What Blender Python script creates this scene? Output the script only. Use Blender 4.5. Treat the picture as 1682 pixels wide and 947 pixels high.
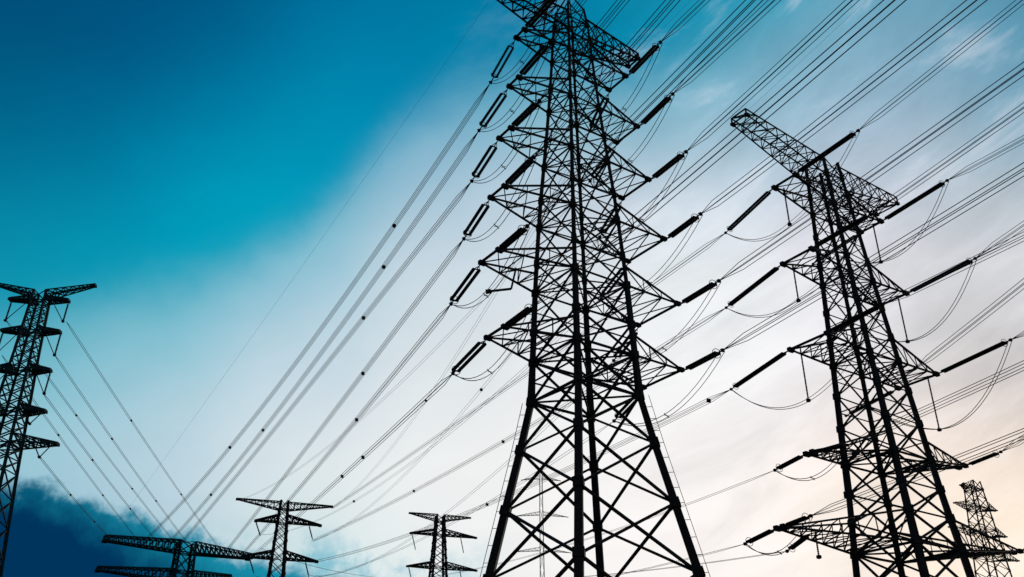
import bpy, math, random
from math import radians, sin, cos, pi, sqrt
from mathutils import Vector, Matrix
random.seed(7)
for _o in list(bpy.data.objects): bpy.data.objects.remove(_o)
scene = bpy.context.scene
COL = scene.collection

# ------------------------------------------------------------------ camera
PITCH = 27.96; EYE = 1.6
cam_d = bpy.data.cameras.new('camera'); cam = bpy.data.objects.new('camera', cam_d); COL.objects.link(cam)
cam.location = (0, 0, EYE); cam.rotation_euler = (radians(90 + PITCH), 0, 0)
cam_d.lens = 33.17; cam_d.sensor_width = 36; cam_d.clip_start = .1; cam_d.clip_end = 20000
scene.camera = cam
scene.render.resolution_x = 1024; scene.render.resolution_y = 577

# ------------------------------------------------------------------ exposure
scene.view_settings.view_transform = 'Standard'; scene.view_settings.look = 'None'
scene.view_settings.exposure = 0; scene.view_settings.gamma = 1; scene.view_settings.use_curve_mapping = False

# ------------------------------------------------------------------ sun: low, ahead and to the right, behind thin cloud
SUN_AZ = 24.0; SUN_EL = 5.0
sd = bpy.data.lights.new('sun', 'SUN'); sd.energy = 0.5; sd.angle = radians(10); sd.color = (1, .86, .70)
sun = bpy.data.objects.new('sun', sd); COL.objects.link(sun); sun.location = (60, 120, 150)
sun.rotation_euler = (radians(90 - SUN_EL), 0, radians(180 - SUN_AZ))

# ------------------------------------------------------------------ sky (world directions: azimuth from +Y, elevation)
world = bpy.data.worlds.new('World'); scene.world = world; world.use_nodes = True
nt = world.node_tree; N = nt.nodes; L = nt.links
for n in list(N): N.remove(n)
def nd(t, **k):
    n = N.new(t)
    for a, b in k.items(): setattr(n, a, b)
    return n
def mth(op, a, b=None, c=None, clamp=False):
    n = nd('ShaderNodeMath', operation=op, use_clamp=clamp)
    for i, v in enumerate((a, b, c)):
        if v is None: continue
        if isinstance(v, (int, float)): n.inputs[i].default_value = v
        else: L.new(v, n.inputs[i])
    return n.outputs[0]
def vmth(op, a, b=None, scale=None, out=0):
    n = nd('ShaderNodeVectorMath', operation=op)
    for i, v in enumerate((a, b)):
        if v is None: continue
        if isinstance(v, (tuple, list, Vector)): n.inputs[i].default_value = tuple(v)
        else: L.new(v, n.inputs[i])
    if scale is not None:
        if isinstance(scale, (int, float)): n.inputs['Scale'].default_value = scale
        else: L.new(scale, n.inputs['Scale'])
    return n.outputs[out]
def noise(vec, scale, detail=4, rough=.55, dist=0):
    n = nd('ShaderNodeTexNoise'); L.new(vec, n.inputs['Vector'])
    n.inputs['Scale'].default_value = scale; n.inputs['Detail'].default_value = detail
    n.inputs['Roughness'].default_value = rough; n.inputs['Distortion'].default_value = dist
    return n
def ramp(v, a, b, smooth=True):
    n = nd('ShaderNodeMapRange'); n.interpolation_type = 'SMOOTHSTEP' if smooth else 'LINEAR'
    L.new(v, n.inputs['Value']); n.inputs['From Min'].default_value = a; n.inputs['From Max'].default_value = b
    return n.outputs['Result']
def mixc(f, a, b, blend='MIX'):
    n = nd('ShaderNodeMix', data_type='RGBA', blend_type=blend)
    for s, v in ((n.inputs['Factor'], f), (n.inputs['A'], a), (n.inputs['B'], b)):
        if isinstance(v, (int, float)): s.default_value = v
        elif isinstance(v, tuple): s.default_value = v if len(v) == 4 else v + (1,)
        else: L.new(v, s)
    return n.outputs['Result']
def lin(c): return tuple((x / 255 / 12.92) if x / 255 < .04045 else ((x / 255 + .055) / 1.055) ** 2.4 for x in c)
def direction(az, el): az = radians(az); el = radians(el); return Vector((sin(az) * cos(el), cos(az) * cos(el), sin(el)))

tc = nd('ShaderNodeTexCoord'); D0 = vmth('NORMALIZE', tc.outputs['Generated'])
n1 = noise(D0, 5, 5, .6)
D1 = vmth('NORMALIZE', vmth('ADD', D0, vmth('SCALE', vmth('SUBTRACT', n1.outputs['Color'], (.5, .5, .5)), scale=.07)))
sky = nd('ShaderNodeTexSky', sky_type='NISHITA', sun_disc=False, sun_elevation=radians(SUN_EL), sun_rotation=radians(SUN_AZ))
BASE_W = 1e-4
# evening colour of the sky by (azimuth, elevation) in degrees: deep blue high on the left, pale cloud veil low, warm at the right
SKY = [
    (-36.2, 38.8, (60, 150, 185)),
    (-27.7, 41.5, (60, 150, 185)),
    (-17.5, 43.6, (70, 160, 190)),
    (-6.0, 44.8, (90, 175, 195)),
    (5.9, 44.8, (60, 165, 190)),
    (17.4, 43.6, (80, 165, 190)),
    (27.6, 41.5, (95, 160, 182)),
    (36.2, 38.8, (20, 120, 155)),
    (-34.5, 34.1, (60, 150, 185)),
    (-26.2, 36.4, (60, 160, 190)),
    (-16.5, 38.2, (80, 170, 195)),
    (-5.7, 39.3, (115, 180, 205)),
    (5.6, 39.3, (130, 190, 205)),
    (16.4, 38.2, (145, 190, 208)),
    (26.1, 36.4, (165, 185, 205)),
    (34.5, 34.1, (85, 155, 185)),
    (-33.0, 29.2, (60, 160, 185)),
    (-24.9, 31.1, (70, 165, 190)),
    (-15.6, 32.6, (120, 190, 208)),
    (-5.3, 33.5, (172, 200, 218)),
    (5.2, 33.5, (200, 208, 222)),
    (15.5, 32.6, (200, 212, 224)),
    (24.8, 31.1, (204, 204, 218)),
    (33.0, 29.2, (160, 185, 198)),
    (-31.5, 24.1, (60, 165, 188)),
    (-23.7, 25.7, (115, 192, 208)),
    (-14.7, 26.9, (172, 206, 222)),
    (-5.0, 27.6, (208, 220, 228)),
    (5.0, 27.6, (218, 226, 230)),
    (14.7, 26.9, (230, 236, 238)),
    (23.6, 25.7, (226, 224, 230)),
    (31.5, 24.1, (190, 195, 202)),
    (-30.2, 19.1, (120, 190, 205)),
    (-22.6, 20.3, (165, 206, 220)),
    (-14.0, 21.2, (202, 217, 228)),
    (-4.8, 21.8, (228, 234, 236)),
    (4.7, 21.8, (240, 241, 242)),
    (13.9, 21.2, (243, 242, 243)),
    (22.5, 20.3, (240, 232, 235)),
    (30.2, 19.1, (210, 198, 202)),
    (-28.9, 14.1, (172, 208, 221)),
    (-21.5, 15.0, (196, 213, 225)),
    (-13.3, 15.7, (232, 238, 238)),
    (-4.5, 16.0, (243, 243, 242)),
    (4.5, 16.0, (247, 244, 243)),
    (13.3, 15.7, (249, 243, 240)),
    (21.5, 15.0, (248, 237, 231)),
    (28.9, 14.1, (254, 238, 216)),
    (-27.9, 9.7, (100, 170, 195)),
    (-20.7, 10.3, (150, 195, 210)),
    (-12.8, 10.7, (190, 220, 226)),
    (-4.3, 10.9, (232, 240, 240)),
    (4.3, 10.9, (243, 241, 239)),
    (12.7, 10.7, (248, 241, 237)),
    (20.6, 10.3, (250, 241, 232)),
    (27.9, 9.7, (253, 242, 228)),
    (29.7, 40.4, (78, 152, 180)),
    (31.7, 38.0, (85, 155, 180)),
    (25.8, 41.3, (95, 162, 188)),
    (27.8, 12.7, (255, 228, 196)),
    (29.2, 18.0, (250, 220, 204)),
    (23.2, 13.5, (252, 236, 220)),
    (24.4, 10.5, (254, 236, 214)),
    (35.2, 38.2, (20, 120, 155)),
    (32.2, 36.1, (125, 165, 188)),
    (33.7, 32.3, (80, 145, 168)),
    (28.9, 32.6, (185, 198, 210)),
    (30.2, 29.5, (175, 192, 200)),
    (31.0, 25.9, (240, 226, 226)),
    (27.7, 26.7, (232, 226, 228)),
    (28.6, 23.4, (196, 204, 204)),
    (28.8, 21.7, (150, 172, 180)),
    (26.0, 22.5, (178, 196, 198)),
    (29.0, 19.6, (165, 176, 186)),
    (26.7, 19.7, (196, 196, 204)),
    (27.2, 17.6, (250, 226, 210)),
    (23.8, 16.7, (248, 234, 226)),
    (28.5, 15.2, (252, 234, 208)),
    (25.5, 12.6, (253, 240, 220)),
    (21.6, 23.2, (236, 232, 237)),
    (16.2, 23.9, (240, 244, 244)),
    (27.7, 25.0, (236, 228, 232)),
    (22.6, 28.0, (225, 225, 233)),
    (18.9, 39.9, (115, 175, 198)),
    (21.7, 36.7, (160, 185, 205)),
    (28.0, 37.3, (150, 180, 200)),
]
BLUE = [
    (-36.2, 38.8, (0, 70, 112)),
    (-25.3, 42.1, (0, 84, 130)),
    (-11.9, 44.3, (0, 100, 148)),
    (0.4, 44.9, (0, 118, 160)),
    (7.8, 43.7, (0, 135, 172)),
    (-34.1, 32.9, (0, 92, 132)),
    (-27.8, 36.3, (0, 92, 136)),
    (-17.8, 38.4, (0, 106, 150)),
    (-7.6, 40.6, (0, 125, 170)),
    (-3.0, 42.9, (0, 135, 172)),
    (-32.7, 28.2, (0, 125, 158)),
    (-26.5, 31.5, (0, 118, 162)),
    (-19.0, 33.6, (0, 130, 172)),
    (-12.6, 36.2, (0, 145, 185)),
    (-17.3, 30.6, (0, 172, 198)),
    (-14.0, 33.5, (0, 165, 195)),
    (-21.0, 29.0, (0, 165, 192)),
    (-27.1, 26.8, (5, 160, 186)),
    (-31.8, 25.1, (20, 155, 180)),
    (-9.3, 38.3, (0, 145, 185)),
    (15.4, 45.6, (30, 145, 175)),
    (-2.2, 49.9, (0, 95, 140)),
    (-27.2, 48.1, (0, 70, 112)),
]
def colour_field(table, sig, use_sky):
    KK = 1 / sig ** 2; wsum = None
    acc = vmth('SCALE', sky.outputs[0], scale=BASE_W)
    for az, el, col in table:
        d = vmth('DOT_PRODUCT', D1, direction(az, el), out=1)
        w = mth('EXPONENT', mth('MULTIPLY', mth('SUBTRACT', d, 1.0), KK))
        acc = vmth('ADD', acc, vmth('SCALE', tuple(10 * x for x in lin(col)), scale=w))
        wsum = w if wsum is None else mth('ADD', wsum, w)
    wsum = mth('ADD', wsum, BASE_W)
    return vmth('DIVIDE', acc, vmth('SCALE', (1, 1, 1), scale=wsum))
field = colour_field(SKY, .062, True)
blue = colour_field(BLUE, .065, True)
sep = nd('ShaderNodeSeparateXYZ'); L.new(D0, sep.inputs[0])
AZ = mth('MULTIPLY', mth('ARCTAN2', sep.outputs[0], sep.outputs[1]), 180 / pi)
EL = mth('MULTIPLY', mth('ARCSINE', sep.outputs[2]), 180 / pi)
# edge of the cloud veil against the clear blue, upper left
fc = nd('ShaderNodeFloatCurve'); cv = fc.mapping.curves[0]
BND = [
    (-37.7, 20.0),
    (-31.2, 23.0),
    (-26.5, 25.5),
    (-20.7, 27.6),
    (-16.3, 29.7),
    (-12.3, 33.4),
    (-8.7, 37.3),
    (-3.8, 40.4),
    (2.8, 41.8),
    (8.5, 40.7),
    (14.7, 41.6),
    (21.1, 43.6),
    (30.7, 49.1),
]
AZ0, AZ1, EL0, EL1 = -80, 80, 0, 90
pts_ = [((a - AZ0) / (AZ1 - AZ0), (e - EL0) / (EL1 - EL0)) for a, e in BND]
cv.points[0].location = (0, pts_[0][1] - .02); cv.points[1].location = (1, 1)
for p in pts_: cv.points.new(*p)
fc.mapping.update()
L.new(mth('DIVIDE', mth('SUBTRACT', AZ, float(AZ0)), float(AZ1 - AZ0), clamp=True), fc.inputs['Value'])
elb = mth('MULTIPLY', fc.outputs[0], float(EL1 - EL0))
nb = noise(D0, 9, 5, .6)
db = mth('ADD', mth('SUBTRACT', EL, elb), mth('MULTIPLY', mth('SUBTRACT', nb.outputs['Fac'], .5), 4.0))
bm = mth('ADD', mth('MULTIPLY', ramp(db, -3.0, 1.6), .45), mth('MULTIPLY', ramp(db, -9, 3.2), .55))
field = mixc(bm, field, blue)
# thin streaky cloud, stretched along the horizon and tilted, stronger to the right
cmb = nd('ShaderNodeCombineXYZ')
L.new(mth('MULTIPLY', mth('ADD', AZ, mth('MULTIPLY', EL, .9)), .05), cmb.inputs[0])
L.new(mth('MULTIPLY', mth('SUBTRACT', EL, mth('MULTIPLY', AZ, .42)), .17), cmb.inputs[1])
st = noise(cmb.outputs[0], 1.7, 6, .6, .4)
rightw = ramp(AZ, -8, 22)
amp = mth('MULTIPLY', mth('SUBTRACT', st.outputs['Fac'], .5), mth('ADD', mth('MULTIPLY', rightw, .62), .10))
field = vmth('SCALE', field, scale=mth('ADD', amp, mth('ADD', 1.0, mth('MULTIPLY', rightw, .045))))
veil = mth('MULTIPLY', ramp(st.outputs['Fac'], .52, .72), mth('MULTIPLY', rightw, .30))
field = mixc(veil, field, tuple(10 * x for x in lin((238, 230, 234))))
# dark blue bank of cloud low on the left with a billowing top edge
n2 = noise(D0, 16, 6, .6)
n3 = noise(D0, 42, 5, .6)
edge = mth('ADD', mth('MULTIPLY', ramp(AZ, -27.5, -8.5, False), -4.6), 15.0)
edge = mth('ADD', edge, mth('MULTIPLY', mth('SUBTRACT', n2.outputs['Fac'], .5), 3.2))
edge = mth('ADD', edge, mth('MULTIPLY', mth('SUBTRACT', n3.outputs['Fac'], .5), 1.8))
dist = mth('SUBTRACT', edge, EL)
bank = mth('MULTIPLY', ramp(dist, -.2, .9), mth('SUBTRACT', 1.0, ramp(AZ, -13, -7)))
deep = ramp(mth('ADD', dist, mth('MULTIPLY', AZ, -.16)), 3.0, 6.6)
bankc = mixc(deep, tuple(10 * x for x in lin((24, 140, 168))), tuple(10 * x for x in lin((0, 52, 92))))
field = mixc(mth('MULTIPLY', bank, 1.0), field, bankc)
# loose blue wisps near the horizon in the middle
wis = mth('MULTIPLY', ramp(noise(D0, 11, 6, .62).outputs['Fac'], .44, .60), mth('MULTIPLY', mth('SUBTRACT', 1.0, ramp(EL, 11.6, 14.0)), mth('SUBTRACT', 1.0, ramp(AZ, -7, 1))))
field = mixc(mth('MULTIPLY', mth('MULTIPLY', wis, mth('SUBTRACT', 1.0, bank)), .75), field, tuple(10 * x for x in lin((88, 178, 200))))
bg = nd('ShaderNodeBackground'); L.new(field, bg.inputs['Color']); bg.inputs['Strength'].default_value = .1
wo = nd('ShaderNodeOutputWorld'); L.new(bg.outputs[0], wo.inputs['Surface'])
world.cycles.sampling_method = 'MANUAL'; world.cycles.sample_map_resolution = 512
# ------------------------------------------------------------------ materials
def mat(name, base, rough=.6, spec=.3, metal=0, var=.25, scale=6, bump=0, second=None):
    m = bpy.data.materials.new(name); m.use_nodes = True
    n = m.node_tree.nodes; l = m.node_tree.links; b = n['Principled BSDF']
    t = n.new('ShaderNodeTexCoord'); no = n.new('ShaderNodeTexNoise'); no.inputs['Scale'].default_value = scale; no.inputs['Detail'].default_value = 5
    l.new(t.outputs['Object'], no.inputs['Vector'])
    r = n.new('ShaderNodeValToRGB'); l.new(no.outputs['Fac'], r.inputs[0])
    c2 = second or tuple(x * (1 + var) for x in base)
    r.color_ramp.elements[0].position = .35; r.color_ramp.elements[1].position = .68
    r.color_ramp.elements[0].color = tuple(x * (1 - var) for x in base) + (1,); r.color_ramp.elements[1].color = tuple(c2) + (1,)
    l.new(r.outputs[0], b.inputs['Base Color'])
    b.inputs['Roughness'].default_value = rough; b.inputs['Metallic'].default_value = metal; b.inputs['Specular IOR Level'].default_value = spec
    if bump:
        bp = n.new('ShaderNodeBump'); bp.inputs['Strength'].default_value = bump; l.new(no.outputs['Fac'], bp.inputs['Height']); l.new(bp.outputs[0], b.inputs['Normal'])
    return m
STEEL = mat('weathered_dark_steel', (.028, .029, .040), .75, .12, 0, .35, 3, second=(.042, .034, .034))
GLASS = mat('glazed_brown_insulator', (.020, .016, .020), .5, .15, 0, .3, 8)
CABLE = mat('aged_cable', (.028, .032, .040), .7, .15, 0, .2, 2)
HAZE_TEAL = mat('haze_tinted_teal_steel', (.012, .048, .066), .75, .12, 0, .3, 3)  # blue-green haze tint put into the steel colour of the two left towers
HAZE_GREY = mat('haze_lightened_steel', (.060, .058, .056), .8, .15, 0, .25, 3)  # steel colour lightened to imitate haze over the farthest tower and mast
CONC = mat('concrete', (.25, .24, .22), .9, .2, 0, .2, 2, .3)
GROUND = mat('dry_grass_ground', (.05, .06, .03), .95, .1, 0, .4, .05, .4, second=(.09, .08, .05))

# ------------------------------------------------------------------ mesh collector
class MB:
    def __init__(s): s.v = []; s.f = []
    def bar(s, p, q, w, w2=None):
        p = Vector(p); q = Vector(q); d = q - p
        if d.length < 1e-6: return s
        d.normalize(); a = d.cross(Vector((0, 0, 1)))
        if a.length < .05: a = d.cross(Vector((1, 0, 0)))
        a.normalize(); b = d.cross(a); w2 = w if w2 is None else w2; i = len(s.v)
        for c, h in ((p, w / 2), (q, w2 / 2)):
            for x, y in ((-1, -1), (1, -1), (1, 1), (-1, 1)): s.v.append(c + a * (x * h) + b * (y * h))
        s.f += [(i, i+1, i+2, i+3)[::-1], (i+4, i+5, i+6, i+7)]
        for k in range(4): s.f.append((i + k, i + (k + 1) % 4, i + 4 + (k + 1) % 4, i + 4 + k))
        return s
    def tube(s, pts, r, n=5):
        pts = [Vector(p) for p in pts]; i0 = len(s.v)
        for k, p in enumerate(pts):
            d = (pts[min(k + 1, len(pts) - 1)] - pts[max(k - 1, 0)]).normalized()
            a = d.cross(Vector((0, 0, 1)))
            if a.length < .05: a = d.cross(Vector((1, 0, 0)))
            a.normalize(); b = a.cross(d)
            for j in range(n): t = 2 * pi * j / n; s.v.append(p + a * (r * cos(t)) + b * (r * sin(t)))
        for k in range(len(pts) - 1):
            for j in range(n):
                s.f.append((i0 + k*n + j, i0 + k*n + (j+1) % n, i0 + (k+1)*n + (j+1) % n, i0 + (k+1)*n + j))
        s.f.append(tuple(range(i0, i0 + n))[::-1]); e = i0 + (len(pts) - 1) * n; s.f.append(tuple(range(e, e + n)))
        return s
    def lathe(s, p, q, prof, n=10):      # prof = [(t metres, r)]
        p = Vector(p); q = Vector(q); d = (q - p).normalized(); a = d.cross(Vector((0, 0, 1)))
        if a.length < .05: a = d.cross(Vector((1, 0, 0)))
        a.normalize(); b = a.cross(d); i0 = len(s.v)
        for t, r in prof:
            for j in range(n): th = 2 * pi * j / n; s.v.append(p + d * t + a * (r * cos(th)) + b * (r * sin(th)))
        for k in range(len(prof) - 1):
            for j in range(n):
                s.f.append((i0 + k*n + j, i0 + k*n + (j+1) % n, i0 + (k+1)*n + (j+1) % n, i0 + (k+1)*n + j))
        s.f.append(tuple(range(i0, i0 + n))[::-1]); e = i0 + (len(prof) - 1) * n; s.f.append(tuple(range(e, e + n)))
        return s
    def ring(s, c, axis, R, r, n=16, m=5):
        c = Vector(c); ax = Vector(axis).normalized(); a = ax.cross(Vector((0, 0, 1))).normalized(); b = a.cross(ax); i0 = len(s.v)
        for k in range(n):
            t = 2 * pi * k / n; o = a * cos(t) + b * sin(t)
            for j in range(m): u = 2 * pi * j / m; s.v.append(c + o * (R + r * cos(u)) + ax * (r * sin(u)))
        for k in range(n):
            for j in range(m):
                s.f.append((i0 + k*m + j, i0 + k*m + (j+1) % m, i0 + ((k+1) % n)*m + (j+1) % m, i0 + ((k+1) % n)*m + j))
        return s
    def build(s, name, m, parent=None):
        me = bpy.data.meshes.new(name); me.from_pydata([tuple(v) for v in s.v], [], s.f); me.update(); me.materials.append(m)
        o = bpy.data.objects.new(name, me); COL.objects.link(o)
        if parent: o.parent = parent
        return o
def tag(o, label=None, cat=None, group=None, kind=None):
    for k, v in (('label', label), ('category', cat), ('group', group), ('kind', kind)):
        if v: o[k] = v
    return o
def empty(name, loc, rz=0, **k):
    o = bpy.data.objects.new(name, None); COL.objects.link(o); o.location = loc; o.rotation_euler = (0, 0, rz); o.empty_display_size = 1
    return tag(o, **k)
def lerp(a, b, t): return a + (b - a) * t
def interp(tab, z):
    if z <= tab[0][0]: return tab[0][1]
    for (a, x), (b, y) in zip(tab, tab[1:]):
        if z <= b: return lerp(x, y, (z - a) / (b - a))
    return tab[-1][1]

# ------------------------------------------------------------------ ground
g = MB(); R = 9000
n = 48; g.v = [Vector((0, 0, 0))] + [Vector((R * cos(2*pi*k/n), R * sin(2*pi*k/n), 0)) for k in range(n)]
g.f = [(0, 1 + k, 1 + (k + 1) % n) for k in range(n)]
tag(g.build('ground', GROUND), kind='structure')

# ------------------------------------------------------------------ pylons
class Pylon:
    def __init__(s, name, label, base, yaw, prof, panels, legw, bw, flats=(), lean=0, group=None, peg=False, solid_n=1, metal=None):
        s.metal = metal or STEEL
        s.root = empty(name, (base[0], base[1], 0), radians(90 - yaw), label=label, cat='pylon', group=group)
        s.base = Vector((base[0], base[1], 0)); s.rot = Matrix.Rotation(radians(90 - yaw), 4, 'Z'); s.inv = s.rot.inverted()
        s.prof = prof; s.lean = lean
        top = panels[-1]
        for sx in (-1, 1):
            for sy in (-1, 1):
                m = MB()
                for a, b in zip(panels, panels[1:]):
                    m.bar(s.corner(sx, sy, a - .03), s.corner(sx, sy, b + .03), interp(legw, a), interp(legw, b))
                    if legw[0][1] > .4:      # gusset at the joint
                        m.bar(s.corner(sx, sy, a - .35), s.corner(sx, sy, a + .35), interp(legw, a) * 1.35)
                lg = m.build('leg', s.metal, s.root)
                c = s.corner(sx, sy, 0); f = MB().lathe(c + Vector((0, 0, -.3)), c + Vector((0, 0, 1)), [(0, .9), (.75, .9), (.8, .8)], 12)
                f.build('footing', CONC, lg)
        for ax, sg in ((0, 1), (0, -1), (1, 1), (1, -1)):
            m = MB()
            def P(t, z): return s.corner(sg, t, z) if ax == 0 else s.corner(t, sg, z)
            for a, b in zip(panels, panels[1:]):
                w = interp(bw, a)
                m.bar(P(-1, a), P(1, b), w); m.bar(P(1, a), P(-1, b), w)
                if a in flats or b == top: m.bar(P(-1, a if a in flats else b), P(1, a if a in flats else b), w * 1.1)
                if solid_n > 1 and b - a > 2 and a >= 30:   # redundant members
                    k = .5; mid = (P(-1, a) + P(1, b)) / 2
                    m.bar((P(-1, a) + P(-1, b)) / 2, mid, w * .65); m.bar((P(1, a) + P(1, b)) / 2, mid, w * .65)
            m.build('face_bracing', s.metal, s.root)
        for z in flats:
            w = interp(bw, z) * .8; m = MB()
            m.bar(s.corner(-1, -1, z), s.corner(1, 1, z), w); m.bar(s.corner(-1, 1, z), s.corner(1, -1, z), w)
            m.build('plan_bracing', s.metal, s.root)
        if peg:                                          # thin fall-arrest rails along two outer legs
            for sx, sy in ((-1, 1), (1, -1)):
                m = MB(); zs = [z for z in panels if z <= 31]
                off = Vector((sx, sy, 0)).normalized() * .75
                pts = [s.corner(sx, sy, z) + off for z in zs]
                for a, b in zip(pts, pts[1:]):
                    m.bar(a, b, .045)
                    for k in range(4): p = a.lerp(b, k / 4); m.bar(p, p - off * .8, .04)
                m.build('climbing_rail', STEEL, s.root)
    def corner(s, sx, sy, z):
        a = interp(s.prof, z); c = s.lean * (z - 18)
        return Vector((sx * a - c, sy * a + c, z))
    def loc(s, w): return s.inv @ (Vector(w) - s.base)
    def wor(s, p): return s.base + s.rot @ Vector(p)
    def arm(s, sg, zb, zt, ut, v0, v1, ztip, tiph=0., n=4, cw=.17, zw=.09, name='crossarm', knob=.34):
        """lattice arm from the body (bottom zb, top zt) to a tip edge at u=ut, v0..v1, height ztip"""
        m = MB()
        R = [s.corner(sg, -1, zb), s.corner(sg, 1, zb), s.corner(sg, 1, zt), s.corner(sg, -1, zt)]
        T = [Vector((ut, v0, ztip)), Vector((ut, v1, ztip)), Vector((ut, v1, ztip + tiph)), Vector((ut, v0, ztip + tiph))]
        st = [[R[k].lerp(T[k], i / n) for k in range(4)] for i in range(n + 1)]
        for k in range(4): m.bar(R[k], T[k], cw, cw * .85)
        for i in range(n):
            A, B = st[i], st[i + 1]
            m.bar(A[0], B[1], zw); m.bar(A[1], B[0], zw)         # bottom plan
            m.bar(A[3], B[0], zw); m.bar(A[2], B[1], zw)         # sides
            if i: m.bar(A[0], A[3], zw); m.bar(A[1], A[2], zw); m.bar(A[0], A[1], zw)
            if tiph > 0: m.bar(A[3], B[2], zw); m.bar(A[2], A[3], zw)
        if tiph > 0:
            for a, b in ((0, 1), (1, 2), (2, 3), (3, 0), (0, 2)): m.bar(T[a], T[b], cw)
        else: m.bar(T[0], T[1], cw * 1.1)
        for t in T[:2]:
            m.bar(t - Vector((sg * knob * 1.3, 0, 0)), t + Vector((sg * knob * .5, 0, 0)), knob)
        return m.build(name, s.metal, s.root)
    def string(s, P, E, r=.125, gap=.24, double=True, ring=True, lug=.55, name='insulator_string'):
        """tension string between world points P (arm) and E (wire)"""
        P = s.loc(P); E = s.loc(E); d = (E - P); Lh = d.length; d.normalize()
        a = d.cross(Vector((0, 0, 1))).normalized()
        y0 = P + d * lug; y1 = E - d * (lug * .75); m = MB(); ln = (y1 - y0).length
        pitch = .17; k = max(4, int(ln / pitch)); pitch = ln / k; prof = []
        for i in range(k): prof += [(i * pitch, r * .55), (i * pitch + pitch * .35, r * .62), (i * pitch + pitch * .45, r), (i * pitch + pitch * .62, r), (i * pitch + pitch * .95, r * .55)]
        y = MB(); y.bar(P, y0, .07); y.bar(y0 + a * (gap if double else 0), y1 + a * (gap if double else 0), .05); y.bar(y1, E, .09); y.bar(E - d * .12, E + d * .12, .26)
        if double:
            y.bar(P + d * lug * .35, y0 + a * gap, .05); y.bar(P + d * lug * .35, y0 - a * gap, .05)
            y.bar(y0 - a * (gap * 1.15), y0 + a * (gap * 1.15), .09); y.bar(y1 - a * (gap * 1.15), y1 + a * (gap * 1.15), .12)
        o = y.build(name, STEEL, s.root)
        for sg in ((-1, 1) if double else (0,)):
            MB().lathe(y0 + a * (gap * sg), y1 + a * (gap * sg), prof, 8).build('insulator_column', GLASS, o)
        if ring:
            rg = MB(); c = y1 - d * .15; R_ = .42 if double else .3; rg.ring(c, d, R_, .03)
            rg.bar(c - a * R_, c + a * R_, .03)
            rg.build('grading_ring', STEEL, o)
        return o
    def rod(s, p, q, name='jumper_post', r=.10):
        m = MB(); p = Vector(p); q = Vector(q); ln = (q - p).length; k = int(ln / .16); pr = []
        for i in range(k): pr += [(i * ln / k, r * .6), (i * ln / k + .05, r), (i * ln / k + .09, r), (i * ln / k + .14, r * .6)]
        m.lathe(p, q, pr, 8)
        m.lathe(q - Vector((0, 0, -.12)), q - Vector((0, 0, .3)), [(0, .1), (.05, .24), (.3, .24), (.36, .1)], 10)
        return m.build(name, GLASS, s.root)
    def jumper(s, ws, sag, n=14, gap=.22, r=.036):
        """slack cable pair through world points, hanging"""
        pts = [s.loc(w) for w in ws]
        for sgn in (-1, 1):
            path = []
            for (a, b), sg in zip(zip(pts, pts[1:]), sag):
                for i in range(n):
                    t = i / n; p = a.lerp(b, t); p.z -= 4 * sg * t * (1 - t); path.append(p)
            path.append(pts[-1]); d = (pts[-1] - pts[0]); d.z = 0; d.normalize(); o = d.cross(Vector((0, 0, 1))) * (gap * sgn)
            cab = MB().tube([p + o + Vector((0, 0, sgn * .06)) for p in path], r, 4).build('jumper_cable', CABLE, s.root)
        o = cab
        mid = path[len(path) // 2]; k = MB(); k.bar(mid + Vector((-.28, 0, .15)), mid + Vector((.28, 0, -.15)), .05); k.bar(mid + Vector((0, .28, .12)), mid + Vector((0, -.28, -.12)), .05)
        k.build('cable_spacer', STEEL, o)
        return o

ORD = ['top', 'second', 'third', 'fourth', 'fifth', 'lowest']
LINES = 'bundled overhead wires between the pylons'
def power_line(name, E, az, Ln, m1, c, spacers, label, nc=4, r=.030, gap=.24, n=28, group=LINES, spr=1.0):
    E = Vector(E); d = Vector((sin(radians(az)), cos(radians(az)), 0)); o = d.cross(Vector((0, 0, 1)))
    root = empty(name, E, 0, label=label, cat='power line', group=group)
    def pt(s): return d * s + Vector((0, 0, m1 * s + c * s * s))
    offs = {4: ((-1, -1), (1, -1), (1, 1), (-1, 1)), 2: ((-1, 0), (1, 0)), 1: ((0, 0),)}[nc]
    for x, y in offs:
        k0 = Vector((0, 0, 0)); path = []
        for i in range(n + 1):
            s = Ln * (i / n) ** 1.15; f = min(1, s / 1.2)
            path.append(pt(s) + o * (gap * x * f) + Vector((0, 0, gap * y * f)))
        MB().tube(path, r, 5).build('conductor', CABLE, root)
    for s in spacers:
        p = pt(s); m = MB(); k = gap * 1.15 * spr
        m.bar(p + o * k + Vector((0, 0, k)), p - o * k - Vector((0, 0, k)), .10); m.bar(p - o * k + Vector((0, 0, k)), p + o * k - Vector((0, 0, k)), .10)
        m.bar(p - d * .2, p + d * .2, .36 * spr)
        m.build('spacer', STEEL, root)
    return root

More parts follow.
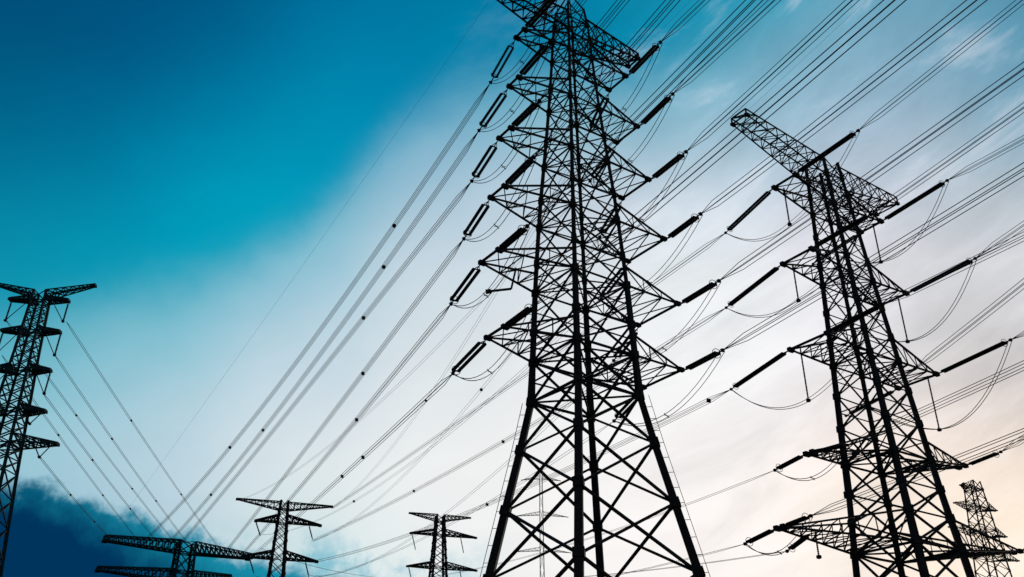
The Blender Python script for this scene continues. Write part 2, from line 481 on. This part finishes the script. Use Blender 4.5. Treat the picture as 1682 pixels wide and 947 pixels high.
WIRES = [
    ('main_left_far_1', (-2.18, 75.49, 65.57), -32.71, 129.3, -0.31064, 0.0010644, [21.3, 76.3]),
    ('main_left_far_2', (-3.31, 76.36, 60.12), -30.42, 128.2, -0.2119, 0.0006231, [23.1, 66.6, 94.2]),
    ('main_left_far_3', (-3.88, 75.53, 53.42), -28.96, 128.8, -0.09182, 9.65e-05, [28.3]),
    ('main_left_far_4', (-4.51, 75.96, 47.19), -24.65, 129.3, -0.04321, 9.57e-05, [32.3]),
    ('main_left_far_5', (-5.58, 77.02, 40.88), -22.91, 128.5, 0.00298, 0.0001176, [34.0]),
    ('main_left_far_6', (-5.30, 78.45, 34.60), -22.43, 127.7, 0.05481, 9.82e-05, [32.6, 43.4]),
    ('main_right_far_1', (8.69, 84.85, 66.50), -18.85, 176.3, -0.12915, 0.0007942, [73.2]),
    ('main_right_far_2', (8.50, 85.28, 60.10), -26.88, 177.9, -0.09394, 0.0007868, []),
    ('main_right_far_3', (9.34, 86.08, 53.50), -20.64, 175.5, -0.10675, 0.0007978, [38.6]),
    ('main_right_far_4', (9.28, 87.00, 46.70), -25.08, 175.8, -0.06462, 0.0007966, [88.8]),
    ('main_right_far_5', (10.29, 87.72, 39.90), -21.04, 174.3, -0.07944, 0.0008033, []),
    ('main_right_far_6', (9.89, 86.69, 33.10), -25.35, 176.3, -0.04637, 0.0007939, []),
    ('main_left_near_1', (4.07, 63.82, 65.91), 154.5, 130, -0.23846, 0.0005, []),
    ('main_right_near_1', (14.74, 71.25, 67.09), 154.75, 130, -0.12775, 0.0005, []),
    ('main_left_near_2', (3.30, 63.86, 60.23), 153.5, 130, 0.00297, 0.0005, []),
    ('main_right_near_2', (15.52, 71.67, 60.91), 157.5, 130, -0.14768, 0.0005, []),
    ('main_left_near_3', (2.34, 63.58, 53.49), 156.5, 130, -0.11198, 0.0005, []),
    ('main_right_near_3', (16.21, 71.64, 54.04), 153.25, 130, 0.00146, 0.0005, []),
    ('main_left_near_4', (1.79, 62.97, 47.14), 157.0, 130, -0.10727, 0.0005, []),
    ('main_right_near_4', (17.05, 72.16, 47.53), 165.5, 130, -0.22956, 0.0005, []),
    ('main_left_near_5', (1.19, 62.67, 40.37), 152.0, 130, 0.00421, 0.0005, []),
    ('main_right_near_5', (18.00, 72.17, 40.66), 150.25, 130, 0.03666, 0.0005, []),
    ('main_left_near_6', (1.69, 63.30, 33.73), 150.5, 130, 0.02666, 0.0005, []),
    ('main_right_near_6', (17.58, 71.98, 33.97), 150.25, 130, 0.03117, 0.0005, []),
    ('main_earth_left', (-1.43, 69.54, 72.60), -34.17, 134.6, -0.22701, 0.000108, []),
    ('main_earth_right_near', (13.32, 79.67, 72.60), 156.0, 130, -0.14697, 0.0005, []),
    ('main_earth_left_near', (-1.43, 69.54, 72.60), 134.5, 130, -0.24961, 0.0005, []),
    ('right_left_far_1', (26.62, 100.59, 62.85), -26.37, 168.6, 0.02348, 5.63e-05, []),
    ('right_left_near_1', (36.64, 80.33, 63.16), 157.0, 130, -0.03078, 0.0005, []),
    ('right_right_near_1', (49.18, 88.45, 62.37), 155.75, 130, -0.10806, 0.0005, []),
    ('right_left_far_2', (25.95, 102.03, 53.13), -27.89, 167.8, -0.00221, 0.0002337, [58.7, 98.1]),
    ('right_left_near_2', (36.58, 81.50, 53.40), 154.75, 130, 0.01479, 0.0005, []),
    ('right_right_near_2', (50.50, 89.31, 52.72), 161.25, 130, 0.02832, 0.0005, []),
    ('right_left_far_3', (25.49, 102.41, 42.70), -27.21, 166.9, 0.00749, 0.0003702, [4.2, 65.1]),
    ('right_left_near_3', (36.12, 81.94, 43.32), 155.75, 130, -0.07192, 0.0005, []),
    ('right_right_near_3', (51.98, 89.41, 42.99), 162.0, 130, -0.05758, 0.0005, []),
    ('right_left_far_4', (26.97, 94.23, 30.52), -26.91, 175.1, -0.00613, 0.0006853, []),
    ('right_right_near_4', (53.22, 99.07, 34.05), 172.5, 130, 0.02059, 0.0005, []),
    ('right_left_far_5', (22.33, 91.30, 22.37), -24.52, 175.5, 0.04068, 0.0006838, []),
    ('right_earth_near', (49.22, 101.15, 68.20), 154.75, 130, 0.00795, 0.0005, []),
    ('right_earth_left_near', (26.59, 85.33, 69.60), 155.0, 130, -0.00697, 0.0005, []),
    ('right_body_near', (43.59, 94.34, 41.80), 169.25, 130, 0.03615, 0.0005, []),
    ('right_left_near_4', (31.46, 85.06, 30.11), 154.0, 130, 0.02509, 0.0005, []),
    ('right_left_near_5', (26.32, 82.78, 22.87), 154.5, 130, 0.01977, 0.0005, []),
    ('right_left_far_6', (26.72, 92.89, 22.03), -30.83, 178.7, 0.0732, 0.0006717, []),
    ('A_0', (-54.98, 104.75, 52.57), -1.96, 89.0, -0.12319, 0.0002018, []),
    ('A_1', (-55.37, 104.73, 48.05), -5.18, 85.9, -0.07513, 0.0002168, []),
    ('A_2', (-55.61, 104.73, 43.08), -8.72, 83.1, -0.01787, 0.0002317, []),
    ('A_3', (-54.25, 104.77, 35.33), -15.56, 80.0, 0.07839, 0.0002502, []),
    ('A_4', (-62.51, 104.48, 52.86), -1.87, 84.4, -0.13337, 0.0002246, []),
    ('A_5', (-61.66, 104.51, 47.96), -7.04, 80.7, -0.07877, 0.0002457, []),
]
STR = [
    ('MLF1', (0.38, 71.50, 67.80), (-2.18, 75.49, 65.57)),
    ('MLF2', (-0.32, 71.27, 61.40), (-3.31, 76.36, 60.12)),
    ('MLF3', (-1.24, 70.76, 54.80), (-3.88, 75.53, 53.42)),
    ('MLF4', (-1.95, 70.39, 48.00), (-4.51, 75.96, 47.19)),
    ('MLF5', (-2.67, 70.14, 41.20), (-5.58, 77.02, 40.88)),
    ('MLF6', (-2.11, 70.71, 34.40), (-5.30, 78.45, 34.60)),
    ('MRF1', (10.50, 79.55, 67.80), (8.69, 84.85, 66.50)),
    ('MRF2', (11.03, 80.28, 61.40), (8.50, 85.28, 60.10)),
    ('MRF3', (11.31, 80.84, 54.80), (9.34, 86.08, 53.50)),
    ('MRF4', (11.66, 81.93, 48.00), (9.28, 87.00, 46.70)),
    ('MRF5', (12.30, 82.49, 41.20), (10.29, 87.72, 39.90)),
    ('MRF6', (12.28, 81.63, 34.40), (9.89, 86.69, 33.10)),
    ('MLN1', (1.17, 70.35, 67.80), (4.07, 63.82, 65.91)),
    ('MRN1', (12.05, 77.29, 67.80), (14.74, 71.25, 67.09)),
    ('MLN2', (0.59, 69.95, 61.40), (3.30, 63.86, 60.23)),
    ('MRN2', (12.90, 77.56, 61.40), (15.52, 71.67, 60.91)),
    ('MLN3', (-0.16, 69.19, 54.80), (2.34, 63.58, 53.49)),
    ('MRN3', (13.60, 77.50, 54.80), (16.21, 71.64, 54.04)),
    ('MLN4', (-0.71, 68.58, 48.00), (1.79, 62.97, 47.14)),
    ('MRN4', (14.64, 77.59, 48.00), (17.05, 72.16, 47.53)),
    ('MLN5', (-1.17, 67.96, 41.20), (1.19, 62.67, 40.37)),
    ('MRN5', (15.44, 77.92, 41.20), (18.00, 72.17, 40.66)),
    ('MLN6', (-0.67, 68.60, 34.40), (1.69, 63.30, 33.73)),
    ('MRN6', (15.12, 77.51, 34.40), (17.58, 71.98, 33.97)),
    ('RLF1', (30.74, 92.28, 64.00), (26.62, 100.59, 62.85)),
    ('RLN1', (32.51, 89.61, 64.00), (36.64, 80.33, 63.16)),
    ('RRN1', (45.46, 98.67, 63.30), (49.18, 88.45, 62.37)),
    ('RLF2', (30.65, 93.14, 54.20), (25.95, 102.03, 53.13)),
    ('RLN2', (32.94, 89.69, 54.20), (36.58, 81.50, 53.40)),
    ('RRN2', (46.88, 99.25, 53.60), (50.50, 89.31, 52.72)),
    ('RLF3', (30.11, 93.42, 43.70), (25.49, 102.41, 42.70)),
    ('RLN3', (32.87, 89.25, 43.70), (36.12, 81.94, 43.32)),
    ('RRN3', (48.35, 99.38, 43.30), (51.98, 89.41, 42.99)),
    ('RLF4', (29.07, 90.10, 30.90), (26.97, 94.23, 30.52)),
    ('RRN4', (51.44, 103.95, 34.00), (53.22, 99.07, 34.05)),
    ('RLF5', (24.32, 86.95, 22.80), (22.33, 91.30, 22.37)),
    ('RRN5', (57.36, 107.86, 25.30), (58.68, 102.94, 25.41)),
    ('RBODY', (42.98, 95.71, 41.80), (43.59, 94.34, 41.80)),
    ('RLN4', (29.51, 89.43, 30.90), (31.46, 85.06, 30.11)),
    ('RLN5', (24.76, 86.28, 22.80), (26.32, 82.78, 22.87)),
    ('RLF6', (28.32, 89.60, 23.00), (26.72, 92.89, 22.03)),
]


W = {w[0]: w for w in WIRES}; S = {s[0]: s for s in STR}

# ---- the great central tower
Z = [67.8, 61.4, 54.8, 48.0, 41.2, 34.4]
LF = [(-6.6, .6), (-7.3, .8), (-8.35, .9), (-9.15, 1.0), (-9.88, 1.2), (-9.1, 1.35)]
LN = [(-6.6, -.8), (-7.3, -.8), (-8.35, -1.), (-9.15, -1.2), (-9.88, -1.45), (-9.1, -1.2)]
RN = [(6.3, -1.25), (7.15, -1.5), (7.7, -1.95), (8.6, -2.46), (9.45, -2.65), (8.95, -2.8)]
RF = [(6.3, 1.5), (7.15, 1.8), (7.7, 2.1), (8.6, 2.8), (9.45, 2.9), (8.95, 2.2)]
prof = [(0, 8.6), (16.1, 5.75), (21.5, 4.8), (26.5, 3.92), (30.7, 3.25), (41.8, 2.9), (49.6, 2.55), (59.4, 1.9), (67, 1.5), (72, 1.3), (76, .9)]
pan = [0, 9, 16.1, 21.5, 26.5, 30.7, 34.4, 37.3, 41.2, 44.2, 48, 51, 54.8, 57.6, 61.4, 64.2, 67.8, 70.4, 72.4, 74.6]
T = Pylon('lattice_pylon', 'tallest black lattice tower standing in the centre with six pairs of crossarms', (6.15, 74.75), 55.5, prof, pan,
          [(0, .72), (16, .64), (30, .54), (34, .40), (75, .22)], [(0, .23), (20, .20), (30, .18), (40, .125), (75, .09)],
          flats=(30.7, 34.4, 41.2, 48, 54.8, 61.4, 67.8, 72.4), peg=True, solid_n=2)
for i, z in enumerate(Z):
    h = 2.0
    T.arm(-1, z, z + h, LF[i][0], LN[i][1], LF[i][1], z + .15, n=3, cw=.16, zw=.08, knob=.36)
    T.arm(1, z, z + h, RN[i][0], RN[i][1], RF[i][1], z + .15, n=3, cw=.16, zw=.08, knob=.36)
    for key in ('MLF%d', 'MLN%d', 'MRN%d', 'MRF%d'):
        k, a, b = S[key % (i + 1)]; T.string(a, b, r=.165, gap=.26 if key[2] == 'F' else .185, lug=.95)
    for a, b in (('MLF%d', 'MLN%d'), ('MRF%d', 'MRN%d')):
        e1 = Vector(S[a % (i + 1)][2]); e2 = Vector(S[b % (i + 1)][2])
        T.jumper([e1, e2], [2.6])
T.arm(-1, 70.6, 73.2, -9.4, -.8, .8, 72.2, .7, n=6, cw=.16, zw=.09, name='earth_wire_arm')
T.arm(1, 70.6, 73.2, 8.7, -.8, .8, 71.9, .7, n=6, cw=.16, zw=.09, name='earth_wire_arm')
m = MB()
for sx, sy in ((-1, -1), (1, -1), (1, 1), (-1, 1)): m.bar(T.corner(sx, sy, 74.6), (0, 0, 77.2), .14, .1)
m.build('peak', STEEL, T.root)
m = MB(); m.bar((-6.9, .2, 41.3), (-7.2, .5, 39.3), .14); m.bar((-7.2, .5, 39.3), (-8.6, 1.5, 39.1), .16); m.bar((-8.6, 1.5, 39.1), (-8.95, 1.8, 39.05), .3)
m.build('jumper_support', STEEL, T.root)

# ---- the right-hand tower
prof = [(0, 4.95), (21.6, 3.73), (28, 3.26), (34, 2.97), (37.5, 2.8), (44.6, 2.43), (53, 2.04), (63, 1.65), (71, 1.35)]
pan = [0, 7, 14, 18.5, 22.8, 26, 29, 32.2, 36.2, 40, 43.6, 46.6, 50.2, 53.8, 56.4, 60.4, 63.6, 66.2, 68.4, 70.8]
T2 = Pylon('lattice_pylon', 'black lattice tower right of centre with a long box girder across its top', (40.22, 96.99), 56.5, prof, pan,
           [(0, .74), (22, .62), (40, .46), (70, .30)], [(0, .22), (22, .20), (40, .14), (70, .10)], flats=(22.8, 32.2, 43.6, 53.8, 63.6, 68.4), lean=.019, solid_n=2)
T2.arm(-1, 67.8, 70.6, -17.8, -2.2, 0, 69.3, .8, n=8, cw=.14, zw=.08, name='earth_wire_arm')
T2.arm(1, 66.6, 70.2, 9.9, -1.4, 1.7, 67.6, 1.0, n=6, cw=.14, zw=.09, name='earth_wire_arm')
K = [((-10.5, -1.9, 1.3, 64.0), (5.3, -1.5, 1.5, 63.3)), ((-10.1, -2.07, 2.07, 54.2), (6.8, -1.8, 2.2, 53.6)), ((-10.4, -2.4, 2.6, 43.7), (8.1, -2.5, 2.6, 43.3)),
     ((-13.1, -.4, .4, 30.9), (13.2, -.4, .4, 34.0)), ((-18.8, -.4, .4, 22.8), (20.3, -.4, .4, 25.3))]
ZB = [63.6, 53.8, 43.6, 32.2, 22.8]
for i, (l, r) in enumerate(K):
    zb = ZB[i]; h = (2.5, 2.6, 3.0, 2.2, 3.2)[i]
    nn = (4, 4, 4, 5, 7)[i]
    T2.arm(-1, zb, zb + h, l[0], l[1], l[2], l[3], n=nn, cw=.19, zw=.09, knob=.45)
    T2.arm(1, zb, zb + h, r[0], r[1], r[2], r[3], n=nn, cw=.19, zw=.09, knob=.45)
for k in ('RLF1', 'RLN1', 'RRN1', 'RLF2', 'RLN2', 'RRN2', 'RLF3', 'RLN3', 'RRN3'): T2.string(S[k][1], S[k][2], r=.17, gap=.20, lug=.9)
for k in ('RLF4', 'RLN4', 'RRN4', 'RLF5', 'RLN5', 'RRN5', 'RLF6'): T2.string(S[k][1], S[k][2], r=.16, gap=.18, lug=.7)
T2.string(S['RBODY'][1], S['RBODY'][2], double=False, ring=False, lug=.3)
for i in range(3):
    l, r = K[i]
    pl = Vector((l[0] + 1.0, l[2] - .6, l[3])); ql = pl - Vector((0, 0, (5.0, 4.6, 5.8)[i]))
    pr_ = Vector((r[0] - .5, r[1] + .9, r[3])); qr = pr_ - Vector((0, 0, (5.4, 6.0, 6.4)[i]))
    T2.rod(pl, ql); T2.rod(pr_, qr)
    T2.jumper([S['RLF%d' % (i+1)][2], T2.wor(ql), S['RLN%d' % (i+1)][2]], [1.6, 1.2], gap=.2)
    # right arms: the cable drops from the near string to the post and on to the far side
    T2.jumper([S['RRN%d' % (i+1)][2], T2.wor(qr), T2.wor((r[0] - .5, r[2] + 4.5, r[3] - .8))], [2.2, .8], gap=.3, r=.045)
    T2.string(T2.wor((r[0], r[2], r[3])), T2.wor((r[0] - .5, r[2] + 7.5, r[3] - 1.2)), r=.17, gap=.2, lug=.9)
T2.jumper([S['RLF4'][2], S['RLN4'][2]], [2.0]); T2.jumper([S['RLF5'][2], S['RLN5'][2]], [2.0])
T2.rod((-14.6, -.5, 23.0), (-14.6, -.5, 20.6)); 

# ---- left-edge suspension tower
prof = [(0, 3.8), (25, 2.15), (35, 1.6), (40, 1.38), (48.6, 1.0), (56.4, .75)]
pan = [0, 8, 15, 20, 24, 27.5, 30.6, 33.6, 35.2, 36.6, 38, 39.4, 40.8, 42.1, 43.4, 44.7, 45.9, 47.2, 48.5, 49.8, 51, 52.1, 53.2, 54.2, 55.2, 56.6]
A = Pylon('lattice_pylon', 'leaning-looking lattice tower at the left edge with upswept wings and hanging insulators', (-58.79, 104.61), 88, prof, pan,
          [(0, .4), (56, .24)], [(0, .15), (40, .13), (56, .10)], flats=(36.6, 40.8, 45.9, 51, 55.2), metal=HAZE_TEAL)
for sg in (-1, 1):
    off = -.15
    A.arm(sg, 55.9, 56.6, sg * 6.3, -.25, .25, 57.6, .2, n=6, cw=.13, zw=.09, name='wing_arm', knob=.2)
    for z, u, h in ((55.3, 3.6, .5), (51, 3.5, .5), (45.9, 3.5, .6), (40.7, 4.1, .7), (36.7, 6.4, 1.0)):
        A.arm(sg, z, z + h, sg * u + off, -.35, .35, z + .1, .18, n=5, cw=.17, zw=.11, knob=.2)
    for z, u, b in ((55.2, 3.5, 52.6), (51, 3.5, 48.05), (45.9, 3.4, 43.08)):
        A.string(A.wor((sg * u, 0, z)), A.wor((sg * u - .1, 0, b)), r=.13, double=False, ring=False, lug=.2)
        A.string(A.wor((sg * 1.6, 0, z)), A.wor((sg * u - .15, 0, b)), r=.07, double=False, ring=False, lug=.6)
    A.string(A.wor((sg * 3.6, 0, 40.7)), A.wor((sg * 2.5, 0, 39.3)), r=.09, double=False, ring=False, lug=.2)
    A.string(A.wor((sg * 1.5, 0, 40.7)), A.wor((sg * 2.45, 0, 39.3)), r=.09, double=False, ring=False, lug=.2)
    A.string(A.wor((sg * 5.6, 0, 36.8)), A.wor((sg * 4.55, 0, 35.3)), r=.09, double=False, ring=False, lug=.2)
    A.string(A.wor((sg * 3.6, 0, 36.8)), A.wor((sg * 4.5, 0, 35.3)), r=.09, double=False, ring=False, lug=.2)

# ---- wide-armed tower low on the left, where the wires gather
prof = [(0, 4.2), (30, 2.0), (40, 1.6), (46, 1.45)]
pan = [0, 7, 13, 18, 22, 26, 29.5, 32.5, 35, 37.2, 39.2, 42.8, 45]
Cp = Pylon('lattice_pylon', 'dark tower low on the left with two very wide girder arms where wires gather', (-64.65, 189.26), 56, prof, pan,
           [(0, .55), (45, .40)], [(0, .2), (45, .16)], flats=(37.2, 39.2, 42.8, 45), metal=HAZE_TEAL)
for sg, u in ((-1, 15.4), (1, 13.2)):
    Cp.arm(sg, 42.9, 45, sg * u, -.9, .9, 43.3, .9, n=12, cw=.24, zw=.16, knob=.5)
for sg, u in ((-1, 15.6), (1, 9.6)):
    Cp.arm(sg, 37.3, 39.4, sg * u, -.8, .8, 37.8 if sg < 0 else 39.0, .6, n=10, cw=.24, zw=.16, knob=.5)

# ---- slim tower in front of the pale sky, left of centre
def portal(name, label, base, yaw, prof, pan, lw, bw, top, rows, gap, **kw):
    P_ = Pylon(name, label, base, yaw, prof, pan, lw, bw, **kw)
    zt, ul, ur = top
    for sg, u in ((-1, ul), (1, ur)): P_.arm(sg, zt - 2.2, zt - .2, sg * u, -.25, .25, zt - .35 if sg < 0 else zt - .35, .25, n=7, cw=bw[0][1] * 1.2, zw=bw[0][1] * .7, name='earth_wire_arm', knob=.4)
    for z, ul, ur, sl, sr, dl in rows:
        for sg, u, su in ((-1, ul, sl), (1, ur, sr)):
            P_.arm(sg, z + .2, z + 2.0, sg * u, -.3, .3, z, .2, n=6, cw=bw[0][1] * 1.7, zw=bw[0][1] * .9, knob=.5)
            P_.string(P_.wor((sg * su, 0, z)), P_.wor((sg * (su + (1.3 if sg > 0 else -1.6) ), 0, z - dl)), r=.22, double=False, ring=False, lug=.4)
    return P_
B = portal('lattice_pylon', 'slim dark tower left of centre, its drooping insulators below a thin top arm', (-60.38, 247.75), 72,
           [(0, 4.6), (49.6, 1.8), (68.5, .95), (70, .9)], [0, 9, 17, 24, 30, 35, 39.5, 43.5, 47, 50.2, 53.2, 56, 58.6, 61, 63.2, 65.2, 67, 69.2],
           [(0, .6), (69, .45)], [(0, .20), (69, .16)], (69.0, 12.3, 12.7), [(63.4, 6.9, 10.1, 6.8, 6.95, 3.6), (54.0, 9.2, 10.1, 7.2, 6.95, 3.8)], 0, flats=(54, 63.2, 67))
Dp = portal('lattice_pylon', 'small distant tower just left of the central tower, dark against pale sky', (-26.31, 344.0), 72,
            [(0, 6.4), (68.7, 2.5), (84, 1.6), (91, 1.3)], [0, 10, 19, 27, 34, 40, 46, 51, 56, 60.5, 64.5, 68.2, 71.5, 74.6, 77.6, 80.4, 83, 85.4, 87.8, 90.2],
            [(0, .8), (90, .55)], [(0, .22), (90, .18)], (90.4, 11.5, 11.5), [(82.9, 10.8, 13.9, 10.2, 7.9, 5.6), (71.2, 11.4, 14.2, 10.8, 7.9, 5.6)], 0, flats=(71.5, 83, 87.8))
# ---- distant tower at the right edge
prof = [(0, 6), (47, 2.75), (68, 1.5), (71, 1.3)]
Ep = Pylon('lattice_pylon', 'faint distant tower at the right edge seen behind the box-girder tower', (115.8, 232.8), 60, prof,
           [0, 10, 18, 25, 31, 36, 40.5, 44.5, 48, 51.4, 54.6, 57.6, 60.4, 63, 65.4, 67.8, 70], [(0, .42), (70, .27)], [(0, .17), (70, .14)], flats=(51.4, 57.6, 63, 67.8), metal=HAZE_GREY)
for z, ul, ur in ((68.6, 4.6, 3.6), (63.6, 8.6, 7.2), (57.2, 12.6, 8.6), (51.6, 12.2, 11.2)):
    Ep.arm(-1, z - .6, z + 1.4, -ul, -.3, .3, z, 0, n=5, cw=.14, zw=.10, knob=.3); Ep.arm(1, z - .6, z + 1.4, ur, -.3, .3, z, 0, n=5, cw=.14, zw=.10, knob=.3)
# ---- very faint mast seen between the legs of the central tower
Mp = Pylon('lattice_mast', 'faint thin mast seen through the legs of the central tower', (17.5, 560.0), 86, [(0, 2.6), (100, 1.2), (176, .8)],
           [0, 20, 38, 54, 68, 81, 93, 104, 114, 124, 133, 142, 150, 158, 166, 174], [(0, .4), (174, .2)], [(0, .12), (174, .10)], metal=HAZE_GREY)
for z, u in ((168, 12), (146, 16), (125, 17)): 
    for sg in (-1, 1): Mp.arm(sg, z, z + 2, sg * u, -.3, .3, z - 1, 0, n=6, cw=.16, zw=.09, knob=.3)

# ------------------------------------------------------------------ wires
def lab(key):
    t = key.split('_'); o = None
    if key.startswith('A_'):
        return ['wire pair from the top right hanging insulator of the left-edge tower', 'wire pair from the second right hanging insulator of the left-edge tower',
                'wire pair from the third right hanging insulator of the left-edge tower', 'wire pair from the lowest right V insulator of the left-edge tower',
                'wire pair from the top left hanging insulator of the left-edge tower', 'wire pair from the second left hanging insulator of the left-edge tower'][int(t[1])]
    if t[0] == 'main' and t[1] == 'earth':
        return {'main_earth_left': 'single thin earth wire falling left from the very top arm of the central tower',
                'main_earth_right_near': 'single earth wire rising from the top right arm tip of the central tower',
                'main_earth_left_near': 'single earth wire passing overhead from the top left arm of the central tower'}[key]
    if t[0] == 'main':
        k = ORD[int(t[3]) - 1]
        return ('bundled wires falling down left from the %s %s crossarm of the central tower' if t[2] == 'far' else 'bundled wires rising to upper right from the %s %s crossarm of the central tower') % (k, t[1])
    if 'earth' in key: return 'single earth wire from the %s end of the top box girder' % ('left' if 'left' in key else 'right')
    if 'body' in key: return 'bundled wires rising right from the body of the box-girder tower'
    if key == 'right_left_far_6': return 'bundled wires falling left from mid-arm on the lowest left arm of the right tower'
    k = ['top', 'second', 'third', 'fourth', 'lowest'][int(t[3]) - 1]
    return ('bundled wires falling down left from the %s %s crossarm of the right tower' if t[2] == 'far' else 'bundled wires rising to the right edge from the %s %s crossarm of the right tower') % (k, t[1])
for w in WIRES:
    key, E, az, Ln, m1, c, sp = w
    if key.startswith('A_'): power_line('power_line', E, az, Ln, m1, c, [Ln * f for f in (.3, .62)], lab(key), nc=2, r=.030, gap=.12, spr=.55)
    elif 'earth' in key: power_line('power_line', E, az, Ln, m1, c, sp, lab(key), nc=1, r=.011, group='single earth wires')
    elif 'main_right_far' in key: power_line('power_line', E, az, Ln, m1, c, sp, lab(key), nc=2, r=.020, gap=.2, spr=.8)
    elif key in ('right_left_far_5', 'right_left_far_6', 'right_left_far_4'): power_line('power_line', E, az, Ln, m1, c, sp, lab(key), nc=2, r=.022, gap=.2, spr=.8)
    elif 'main_left_far' in key: power_line('power_line', E, az, Ln, m1, c, sp, lab(key), nc=4, r=.031, gap=.17, spr=.85)
    else: power_line('power_line', E, az, Ln, m1, c, sp, lab(key), nc=4, r=.030, gap=.25 if 'near' in key else .22)
